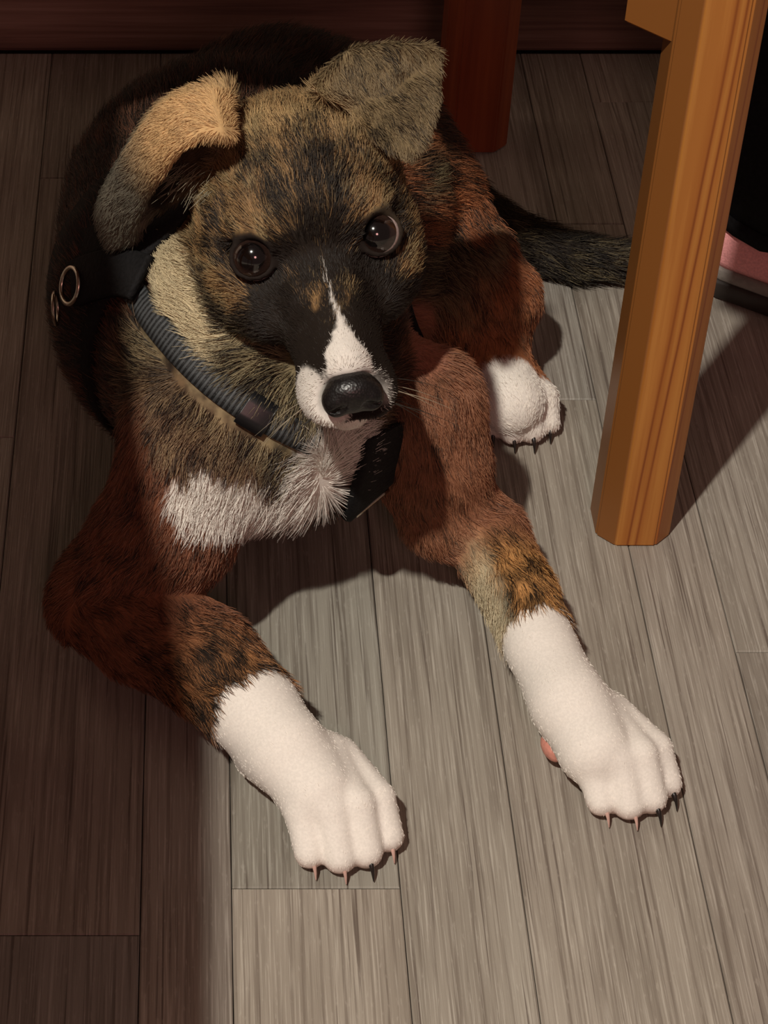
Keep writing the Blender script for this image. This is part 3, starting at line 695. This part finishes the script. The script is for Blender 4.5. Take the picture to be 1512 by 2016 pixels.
# ------------------------------------------------------------------ collar and harness (shaped on the dog, built before the coat so that hair is kept off them)
KEEP_OFF = []
def band_grid(center, normal, start, width, offset, nt=96, nw=5, hi=1.3, arc=(0, 2 * math.pi), smooth=6):
    n = nrm(normal); u = nrm(np.asarray(start) - n * (np.asarray(start) @ n)); w = np.cross(n, u)
    full = abs(arc[1] - arc[0] - 2 * math.pi) < 1e-6
    th = np.linspace(arc[0], arc[1], nt, endpoint=not full); R = np.zeros((nt, nw))
    for j in range(nw):
        c = center + n * (j / (nw - 1) - 0.5) * width
        for i, t in enumerate(th):
            h = BODY_BVH.ray_cast(Vector(c), Vector(u * math.cos(t) + w * math.sin(t))); R[i, j] = h[3] if h[0] is not None else np.nan
    med = np.nanmedian(R); R = np.where(np.isnan(R), med, np.clip(R, med * 0.6, med * hi))
    for _ in range(smooth):
        if full: R = (np.roll(R, 1, 0) + R * 2 + np.roll(R, -1, 0)) / 4
        else: R[1:-1] = (R[:-2] + 2 * R[1:-1] + R[2:]) / 4
        R[:, 1:-1] = (R[:, :-2] + R[:, 2:] + 2 * R[:, 1:-1]) / 4
    return n, u, w, th, R + offset, full
def band_obj(name, center, g, width, thick, mat, parent, rib=0.0, ribs=0):
    n, u, w, th, R, full = g; nt, nw = R.shape; out, inn = [], []
    if ribs:
        m = ribs * 4; t2 = np.linspace(th[0], th[-1] if not full else th[0] + 2 * math.pi, m, endpoint=not full)
        ext = lambda col_: np.interp(t2, np.r_[th, th[0] + 2 * math.pi] if full else th, np.r_[col_, col_[0]] if full else col_)
        R = np.stack([ext(R[:, j]) for j in range(nw)], 1); th = t2; nt = m
    V = []
    for i in range(nt):
        d = u * math.cos(th[i]) + w * math.sin(th[i])
        for j in range(nw):
            c = center + n * (j / (nw - 1) - 0.5) * width; bumpy = rib * (0.5 + 0.5 * math.cos(2 * math.pi * i / 4)) if ribs and 0 < j < nw - 1 else 0.0
            V.append(c + d * (R[i, j] + bumpy))
        for j in range(nw):
            c = center + n * (j / (nw - 1) - 0.5) * width; V.append(c + d * (R[i, j] - thick))
    F_ = []; S_ = 2 * nw
    for i in range(nt if full else nt - 1):
        a, b = i * S_, ((i + 1) % nt) * S_
        for j in range(nw - 1):
            F_.append((a + j, b + j, b + j + 1, a + j + 1)); F_.append((a + nw + j, a + nw + j + 1, b + nw + j + 1, b + nw + j))
        F_.append((a, a + nw, b + nw, b)); F_.append((a + nw - 1, b + nw - 1, b + 2 * nw - 1, a + 2 * nw - 1))
    if not full:
        for a in (0, (nt - 1) * S_):
            for j in range(nw - 1): F_.append((a + j, a + j + 1, a + nw + j + 1, a + nw + j))
    KEEP_OFF.append(np.array([v for k, v in enumerate(V) if (k % S_) < nw and (not ribs or BODY_BVH.ray_cast(Vector(v), Vector(v - center).normalized())[0] is None or (v - center)[0] < 0)]))
    o = mesh_obj(name, V, F_, mat, parent)
    if ribs:                                     # the raised ribs of the weave are paler
        o.data.materials.append(RIB)
        per = 2 * (nw - 1) + 2
        o.data.polygons.foreach_set('material_index', [1 if (k // per) % 4 in (0, 3) and (k % per) < 2 * (nw - 1) else 0 for k in range(len(F_))])
    return o
def strap_path(name, pts, nrms, width, thick, mat, parent, seg=8):
    """flat strap along points with surface normals"""
    pts = np.array(pts); k = np.linspace(0, len(pts) - 1, (len(pts) - 1) * seg + 1); i0 = np.minimum(k.astype(int), len(pts) - 2); t = (k - i0)
    def cr(a, i, t):
        p0, p1, p2, p3 = a[max(i - 1, 0)], a[i], a[i + 1], a[min(i + 2, len(a) - 1)]
        return 0.5 * (2 * p1 + (p2 - p0) * t + (2 * p0 - 5 * p1 + 4 * p2 - p3) * t * t + (3 * p1 - p0 - 3 * p2 + p3) * t ** 3)
    C = np.array([cr(pts, i, q) for i, q in zip(i0, t)]); N = np.array([nrm(cr(np.array(nrms), i, q)) for i, q in zip(i0, t)])
    T = np.gradient(C, axis=0); rings = []
    for c, n, tt in zip(C, N, T):
        s_ = nrm(np.cross(tt, n)); n2 = nrm(np.cross(s_, tt))
        rings.append([c + s_ * width / 2 + n2 * thick / 2, c + s_ * width * 0.46 + n2 * thick, c - s_ * width * 0.46 + n2 * thick, c - s_ * width / 2 + n2 * thick / 2, c - s_ * width / 2 - n2 * thick / 2, c + s_ * width / 2 - n2 * thick / 2])
    V, F_ = loft(rings); KEEP_OFF.append(np.concatenate([C + np.cross(T, N) / (np.linalg.norm(T, axis=1)[:, None] + 1e-9) * width * q for q in (-0.4, -0.2, 0, 0.2, 0.4)]))
    return mesh_obj(name, V, F_, mat, parent)
def SN(u, v, off):
    d = FW + RT * (u - CX) / FPX + UP * (CY - v) / FPX
    h = BODY_BVH.ray_cast(Vector(CAM), Vector(d).normalized()); return np.array(h[0]) + np.array(h[1]) * off, np.array(h[1])

WEB = plain('dark_ribbed_webbing', srgb(22, 23, 24), 0.62, noise=0.2, scale=900, bump=0.3)
RIB = plain('grey_rib', srgb(64, 67, 69), 0.6, noise=0.15, scale=900)
BLK = plain('black_nylon', srgb(20, 19, 20), 0.8, noise=0.25, scale=500, bump=0.4, spec=0.2)
PLA = plain('black_plastic', srgb(20, 20, 22), 0.35)
STEEL = plain('steel_ring', srgb(200, 190, 176), 0.25, 1.0)
q1, q2, q3 = S(318, 645), S(425, 752), S(560, 838)
cn_ = nrm(np.cross(q2 - q1, q3 - q1)); cn_ = cn_ if cn_[2] > 0 else -cn_
def axis_hit(a, b, p, n): return a + (b - a) * (((p - a) @ n) / ((b - a) @ n))
_a = nrm(q3 - q1); _N = nrm(NECK[0][0] - NECK[2][0] + np.array([0.0, 0.012, 0])); cn_ = nrm(_N - _a * (_a @ _N))
cc = axis_hit(NECK[0][0], NECK[2][0], q2, cn_)
collar = thing('dog_collar', tuple(q2), 'dark ribbed nylon webbing collar round the neck of the puppy', 'collar')
CG = band_grid(cc, cn_, q2 - cc, 0.0125, 0.0022, 120, 4, 1.25)
_dr = np.array([CG[1] * math.cos(t) + CG[2] * math.sin(t) for t in CG[3]])
_sk = np.maximum(sstep(0.86, 0.95, _dr @ np.array([0.75, -0.66, 0])), sstep(0.35, 0.5, _dr[:, 0]))
CG[4][:] -= (0.0120 * _sk)[:, None]            # sunk in the loose skin of the throat
band_obj('webbing', cc, CG, 0.0125, 0.0016, WEB, collar, 0.0011, 150)
print('collar', cc, cn_, float(CG[4].min()), float(CG[4].max()))
# slider: a short plastic sleeve on the collar
q4 = S(508, 808); ang = math.atan2((q4 - cc) @ CG[2], (q4 - cc) @ CG[1])
SG = band_grid(cc, cn_, q2 - cc, 0.0150, 0.0042, 24, 4, 1.35, (ang - 0.11, ang + 0.11), 3)
band_obj('slider', cc, SG, 0.0150, 0.0042, PLA, collar)
# harness: girth band, back strap, chest strap, rings
harness = thing('dog_harness', tuple(S(180, 680)), 'black nylon dog harness with steel rings round the chest of the puppy', 'harness')
gc = P(468, 650, 0.100); gn = nrm(TORSO[3][0] - TORSO[1][0])
GG = band_grid(gc, gn, np.array([-1.0, 0, 0.2]), 0.062, 0.0050, 110, 7, 1.25)
GIRTH = band_obj('girth_band', gc, GG, 0.062, 0.0035, BLK, harness)
fr = [SN(740, 838, 0.004), SN(734, 880, 0.004), SN(722, 925, 0.004), SN(712, 968, 0.004)]
print('chest strap', [f_[0] for f_ in fr])
CSTRAP = strap_path('chest_strap', [f_[0] for f_ in fr] + [fr[-1][0] + np.array([-0.002, 0.03, -0.016])], [f_[1] for f_ in fr] + [nrm(fr[-1][1] + (0, 0, -1.0))], 0.029, 0.003, BLK, harness)
sh_ = [SN(170, 560, 0.006), SN(215, 545, 0.006), SN(262, 545, 0.006), SN(300, 560, 0.006)]
strap_path('shoulder_strap', [f_[0] for f_ in sh_], [f_[1] for f_ in sh_], 0.022, 0.003, BLK, harness)
def d_ring(c, n, t, R, r):
    n, t = nrm(n), nrm(t); n = nrm(n - t * (n @ t)); rings = []
    for a in np.linspace(0, 2 * math.pi, 33)[:-1]:
        e_ = n * math.cos(a) * R + t * math.sin(a) * R * (1.0 if math.cos(a) > 0 else 1.0); rd = nrm(e_); x_ = np.cross(n, t)
        rings.append([c + e_ + (rd * math.cos(b) + x_ * math.sin(b)) * r for b in np.linspace(0, 2 * math.pi, 9)[:-1]])
    V, F_ = loft(rings + [rings[0]], cap=False); return mesh_obj('ring', V, F_, STEEL, GIRTH)
p_, n_ = SN(168, 565, 0.0085); d_ring(p_, (0.5, -0.35, 0.8), (0.35, 0.1, 0.9), 0.0085, 0.0012)
p_, n_ = SN(142, 605, 0.0085); d_ring(p_, (-0.1, -0.6, 0.8), (-0.05, 0.5, 0.8), 0.0075, 0.0010)
p_ = (fr[-1][0] + fr[-1][1] * 0.003); tx = nrm(np.cross(fr[-1][1], (fr[-1][0] - fr[-2][0])))
V, F_ = loft([[p_ + tx * q + (fr[-1][1] * math.cos(b) + np.cross(tx, fr[-1][1]) * math.sin(b)) * 0.0011 for b in np.linspace(0, 2 * math.pi, 9)[:-1]] for q in np.linspace(-0.011, 0.011, 7)])
mesh_obj('slider_bar', V, F_, STEEL, CSTRAP)
KEEP_OFF = np.concatenate(KEEP_OFF)
from mathutils.kdtree import KDTree
KO = KDTree(len(KEEP_OFF))
for i_, q in enumerate(KEEP_OFF): KO.insert(q, i_)
KO.balance()

# -------- materials of the coat
def coat_mat(name, hair):
    t = NT(name); a = t.n('ShaderNodeAttribute', attribute_name='coat')
    c = a.outputs['Color']
    if not hair:
        tc = t.n('ShaderNodeTexCoord'); nz = t.n('ShaderNodeTexNoise', i_Scale=900.0, i_Detail=2.0); t.l(tc.outputs['Object'], nz.inputs['Vector'])
        c = t.mix(t.ramp(nz.outputs[0], [(0.35, (0.10,) * 3), (0.65, (0,) * 3)]), c, (0.01, 0.008, 0.006))
    t.l(c, t.b.inputs['Base Color']); t.b.inputs['Roughness'].default_value = 0.55 if hair else 0.8
    t.b.inputs['Specular IOR Level'].default_value = 0.35 if hair else 0.15
    return t.m
body = mesh_obj('body', BV, BF.tolist(), coat_mat('coat_skin', False), puppy)
vc, vl, vf = coat(BV, np.full(len(BV), 0.5))
at = body.data.attributes.new('coat', 'FLOAT_COLOR', 'POINT'); at.data.foreach_set('color', np.c_[vc, np.ones(len(vc))].astype(np.float32).ravel())

def make_fur(count):
    V = BV; T3 = np.concatenate([BF[:, [0, 1, 2]], BF[:, [0, 2, 3]]])
    a, b, c = V[T3[:, 0]], V[T3[:, 1]], V[T3[:, 2]]; cr = np.cross(b - a, c - a); ar = np.linalg.norm(cr, axis=1)
    nm = cr / (ar[:, None] + 1e-12); ctr = (a + b + c) / 3
    # vertex normals for a smooth lie
    VN = np.zeros_like(V)
    for q in range(3):
        for ax in range(3): VN[:, ax] += np.bincount(T3[:, q], cr[:, ax], len(V))
    VN /= np.linalg.norm(VN, axis=1)[:, None] + 1e-12
    hh = toH(ctr); dens = np.where(np.linalg.norm(hh - (0, 0, -10), axis=1) < 95, 2.3, 1.0)
    dens[(nm[:, 2] < -0.55)] *= 0.25; dens[ctr[:, 2] < 0.004] = 0.15; dens[ctr[:, 1] > 0.16] *= 0.6
    pr = ar * dens; idx = RNG.choice(len(T3), count, p=pr / pr.sum())
    r1, r2 = np.sqrt(RNG.random(count)), RNG.random(count); wts = np.stack([1 - r1, r1 * (1 - r2), r1 * r2], 1)
    root = (V[T3[idx]] * wts[..., None]).sum(1); N = (VN[T3[idx]] * wts[..., None]).sum(1); N /= np.linalg.norm(N, axis=1)[:, None]
    jit = RNG.random(count); col, ln, flow = coat(root, jit)
    de = np.minimum(*[np.linalg.norm(toH(root) - (EYE_C(s) + EYE_AX(s) * 4), axis=1) for s in (-1, 1)]); dn = np.linalg.norm((toH(root) - NOSE_C) / (1.25, 1, 1), axis=1)
    cand = np.where((root[:, 2] > 0.02) & (np.abs(root[:, 1]) < 0.13))[0]
    ko = np.ones(count, bool)
    for i_ in cand:
        if KO.find(root[i_])[2] < 0.0034: ko[i_] = False
    keep = ko & (de > 10.0) & (dn > 10.5) & (ln > 0.0008)
    root, N, jit, col, ln, flow = (q[keep] for q in (root, N, jit, col, ln, flow)); n = len(root)
    f = flow - (flow * N).sum(1)[:, None] * N; f /= np.linalg.norm(f, axis=1)[:, None] + 1e-9
    side = np.cross(N, f); wob = fbm(root * 120.0 + 50) - 0.5
    f = f + side * (wob * 1.6)[:, None] + side * RNG.normal(0, 0.16, n)[:, None]; f /= np.linalg.norm(f, axis=1)[:, None]
    short = sstep(0.006, 0.0025, ln); lift = np.clip(0.38 - 0.2 * short + RNG.normal(0, 0.10, n), 0.1, 0.8); L = ln * (0.7 + 0.6 * RNG.random(n))
    pts = np.zeros((n, 4, 3), np.float32); pos = root - N * 0.0004; step = L / 3
    for k in range(4):
        pts[:, k] = pos; li = lift * (1.15 - 0.34 * k)
        d = f + N * li[:, None] + RNG.normal(0, 0.05, (n, 3)); d /= np.linalg.norm(d, axis=1)[:, None]; pos = pos + d * step[:, None]
    pts[:, :, 2] = np.maximum(pts[:, :, 2], 0.0006)
    wh = sstep(0.4, 0.7, col.mean(1)); col = col * ((0.72 + 0.56 * RNG.random(n)) * (1 - wh) + wh * (0.90 + 0.15 * RNG.random(n)))[:, None]
    rad = np.tile(np.array([0.00013, 0.00012, 0.00009, 0.00003], np.float32), (n, 1)) * (0.8 + 0.5 * RNG.random((n, 1)))
    return pts, rad.astype(np.float32), np.clip(col, 0, 1)

def strands(name, pts, rad, col, mat, parent):
    cu = bpy.data.hair_curves.new(name); n, m = pts.shape[:2]; cu.add_curves([m] * n)
    cu.points.foreach_set('position', pts.astype(np.float32).ravel())
    ra = cu.attributes.get('radius') or cu.attributes.new('radius', 'FLOAT', 'POINT'); ra.data.foreach_set('value', rad.astype(np.float32).ravel())
    ca = cu.attributes.new('coat', 'FLOAT_COLOR', 'CURVE'); ca.data.foreach_set('color', np.c_[col, np.ones(n)].astype(np.float32).ravel())
    cu.materials.append(mat)
    o = bpy.data.objects.new(name, cu); COL.objects.link(o); o.parent = parent; o.matrix_parent_inverse = parent.matrix_world.inverted()
    return o
NOSE_C = np.array([0, 68, -26.0]); NOSE_S = 0.84
FURM = coat_mat('coat_hair', True)
fur = strands('fur', *make_fur(300000), FURM, puppy); fur['kind'] = 'stuff'
print('fur', time.time() - _t)

# -------- eyes
def eye_mat():
    t = NT('dog_eye'); tc = t.n('ShaderNodeTexCoord'); nv = t.n('ShaderNodeVectorMath', operation='NORMALIZE'); t.l(tc.outputs['Object'], nv.inputs[0])
    sp_ = t.n('ShaderNodeSeparateXYZ'); t.l(nv.outputs[0], sp_.inputs[0])
    nz = t.n('ShaderNodeTexNoise', i_Scale=900.0, i_Detail=3.0); t.l(tc.outputs['Object'], nz.inputs['Vector'])
    c = t.ramp(sp_.outputs[2], [(0.0, srgb(206, 186, 180)), (0.55, srgb(200, 180, 176)), (0.585, srgb(30, 18, 14)), (0.68, srgb(50, 35, 29)), (0.82, srgb(38, 26, 22)), (0.86, srgb(8, 6, 6)), (1.0, srgb(6, 5, 5))])
    c = t.mix(t.ramp(nz.outputs[0], [(0.4, (0.25,) * 3), (0.6, (0,) * 3)]), c, (0.004, 0.003, 0.003))
    t.l(c, t.b.inputs['Base Color']); t.b.inputs['Roughness'].default_value = 0.12; t.b.inputs['Coat Weight'].default_value = 1.0; t.b.inputs['Coat Roughness'].default_value = 0.015
    return t.m
EYEM = eye_mat()
for s_ in (-1, 1):
    c = H(*EYE_C(s_)); gz = nrm(nrm(CAM + np.array([-0.16, 0.0, 0.02]) - c) + 0.6 * (HM.T @ EYE_AX(s_)))
    bm = bmesh.new(); bmesh.ops.create_uvsphere(bm, u_segments=48, v_segments=32, radius=0.0106 * HS / 0.00102)
    for v in bm.verts:                                   # slight bulge of the cornea
        k = max(0.0, v.co.normalized().z - 0.72); v.co *= 1 + 0.22 * k
    o = bm_obj('eyeball', bm, EYEM, puppy, True)
    o.rotation_mode = 'QUATERNION'; o.rotation_quaternion = Vector(gz).to_track_quat('Z', 'Y'); o.location = Vector(c)
# -------- nose
def build_nose():
    g = np.arange(-22, 22.01, 0.65); f = Field(g, g, g); I3 = np.eye(3); f.D[:] = 60
    f.ell((0, 0, 1), I3, (14.0, 8.5, 9.5), 3); f.ell((0, -2, 5), I3, (11, 8, 6), 3)
    for s in (-1, 1): f.ell((s * 8.5, 0.5, -1.5), I3, (6.2, 7.5, 7.2), 2.5)
    for s in (-1, 1): f.cone((s * 6.0, 9.0, -1.0), (s * 11.5, 5.5, -3.2), 2.3, 1.2, 1.5, 's')
    f.cone((0, 11, -2), (0, 9, -10), 0.7, 1.0, 1.5, 's')
    V, Fq = f.net(); return relax(V, Fq, 2), Fq
def nose_mat():
    t = NT('wet_black_nose'); tc = t.n('ShaderNodeTexCoord'); vo = t.n('ShaderNodeTexVoronoi', i_Scale=900.0); t.l(tc.outputs['Object'], vo.inputs['Vector'])
    t.l(t.ramp(vo.outputs[0], [(0.0, srgb(30, 27, 26)), (0.6, srgb(17, 15, 15))]), t.b.inputs['Base Color']); t.b.inputs['Roughness'].default_value = 0.36
    t.bump(vo.outputs[0], 0.25, 0.0006); return t.m
NV, NF = build_nose()
mesh_obj('nose', [H(*(v * NOSE_S + NOSE_C)) for v in NV], NF.tolist(), nose_mat(), puppy)
# -------- claws
CLAW = [plain('dark_claw', srgb(28, 22, 20), 0.35), plain('pale_claw', srgb(196, 160, 148), 0.4)]
for ip, (paw, d) in enumerate(zip(PAWS, (LP_D, RP_D, HP_D))):
    for it, (s0_, s1_, s2_, r) in enumerate(paw):
        base = s2_ + d * r * (0.50 if (ip, it) not in ((0, 1), (1, 0), (1, 1), (2, 1)) else 0.66) + np.array([0, 0, -0.0012]); rings = []
        for k in range(6):
            t = k / 5; c = base + d * 0.0056 * t + np.array([0, 0, 0.0012 * math.sin(t * 2.2) - 0.0066 * t * t]); rr = 0.0015 * (1 - t) ** 0.7 + 0.0003
            n = np.array([d[1], -d[0], 0.0]); rings.append([c + (n * math.cos(b) * 0.75 + np.array([0, 0, 1.0]) * math.sin(b)) * rr for b in np.linspace(0, 2 * math.pi, 9)[:-1]])
        V, F_ = loft(rings); V = [(v[0], v[1], max(v[2], 0.0004)) for v in V]
        mesh_obj('claw', V, F_, CLAW[0 if (ip, it) in ((0, 1), (1, 0), (1, 1)) or ip == 2 else 1], puppy)
# -------- whiskers
wp, wr, wc = [], [], []
for s_ in (-1, 1):
    for k in range(9):
        b = np.array([s_ * (10 + 1.6 * (k % 3) * 2), 60 - 5.0 * (k % 4), -34 - 3.0 * (k // 3)]); d = nrm((s_ * 1.0, 0.25 - 0.12 * (k % 4), -0.55 + 0.12 * (k % 3)))
        Ln = 22 + 9 * random.random(); wp.append([H(*(b + d * Ln * t + np.array([0, 0, -6.0 * t * t]))) for t in (0, 0.33, 0.66, 1.0)]); wr.append([0.00018, 0.00015, 0.0001, 0.00004]); wc.append(srgb(150, 140, 120) if k % 2 else srgb(40, 36, 30))
strands('whiskers', np.array(wp), np.array(wr), np.array(wc), FURM, puppy)
# pink pad on the wrist of the stretched leg
bm = bmesh.new(); bmesh.ops.create_icosphere(bm, subdivisions=3, radius=1.0)
for v in bm.verts: v.co = Vector((v.co.x * 0.0048, v.co.y * 0.0075, v.co.z * 0.0055 * (1 - 0.25 * v.co.y)))
o = bm_obj('wrist_pad', bm, plain('pink_pad', srgb(206, 140, 124), 0.5, bump=0.2, scale=400), puppy, True); o.location = Vector(P(1088, 1470, 0.011)); o.rotation_euler = (0, 0, 0.35)

# -------- pale hair in the opening of the folded ear
wp, wr, wc = [], [], []
for k in range(70):
    b = S(random.uniform(345, 425), random.uniform(318, 385)); d = nrm((random.uniform(-0.5, 0.1), -0.6, random.uniform(-0.1, 0.5)))
    Ln = random.uniform(0.008, 0.016); wp.append([b + d * Ln * t + np.array([-0.003 * t * t, 0, -0.004 * t * t]) for t in (0, 0.33, 0.66, 1.0)]); wr.append([0.00018, 0.00016, 0.00012, 0.00004]); wc.append(srgb(150, 142, 120) * random.uniform(0.5, 1.1))
strands('ear_hair', np.array(wp), np.array(wr), np.array(wc), FURM, puppy)
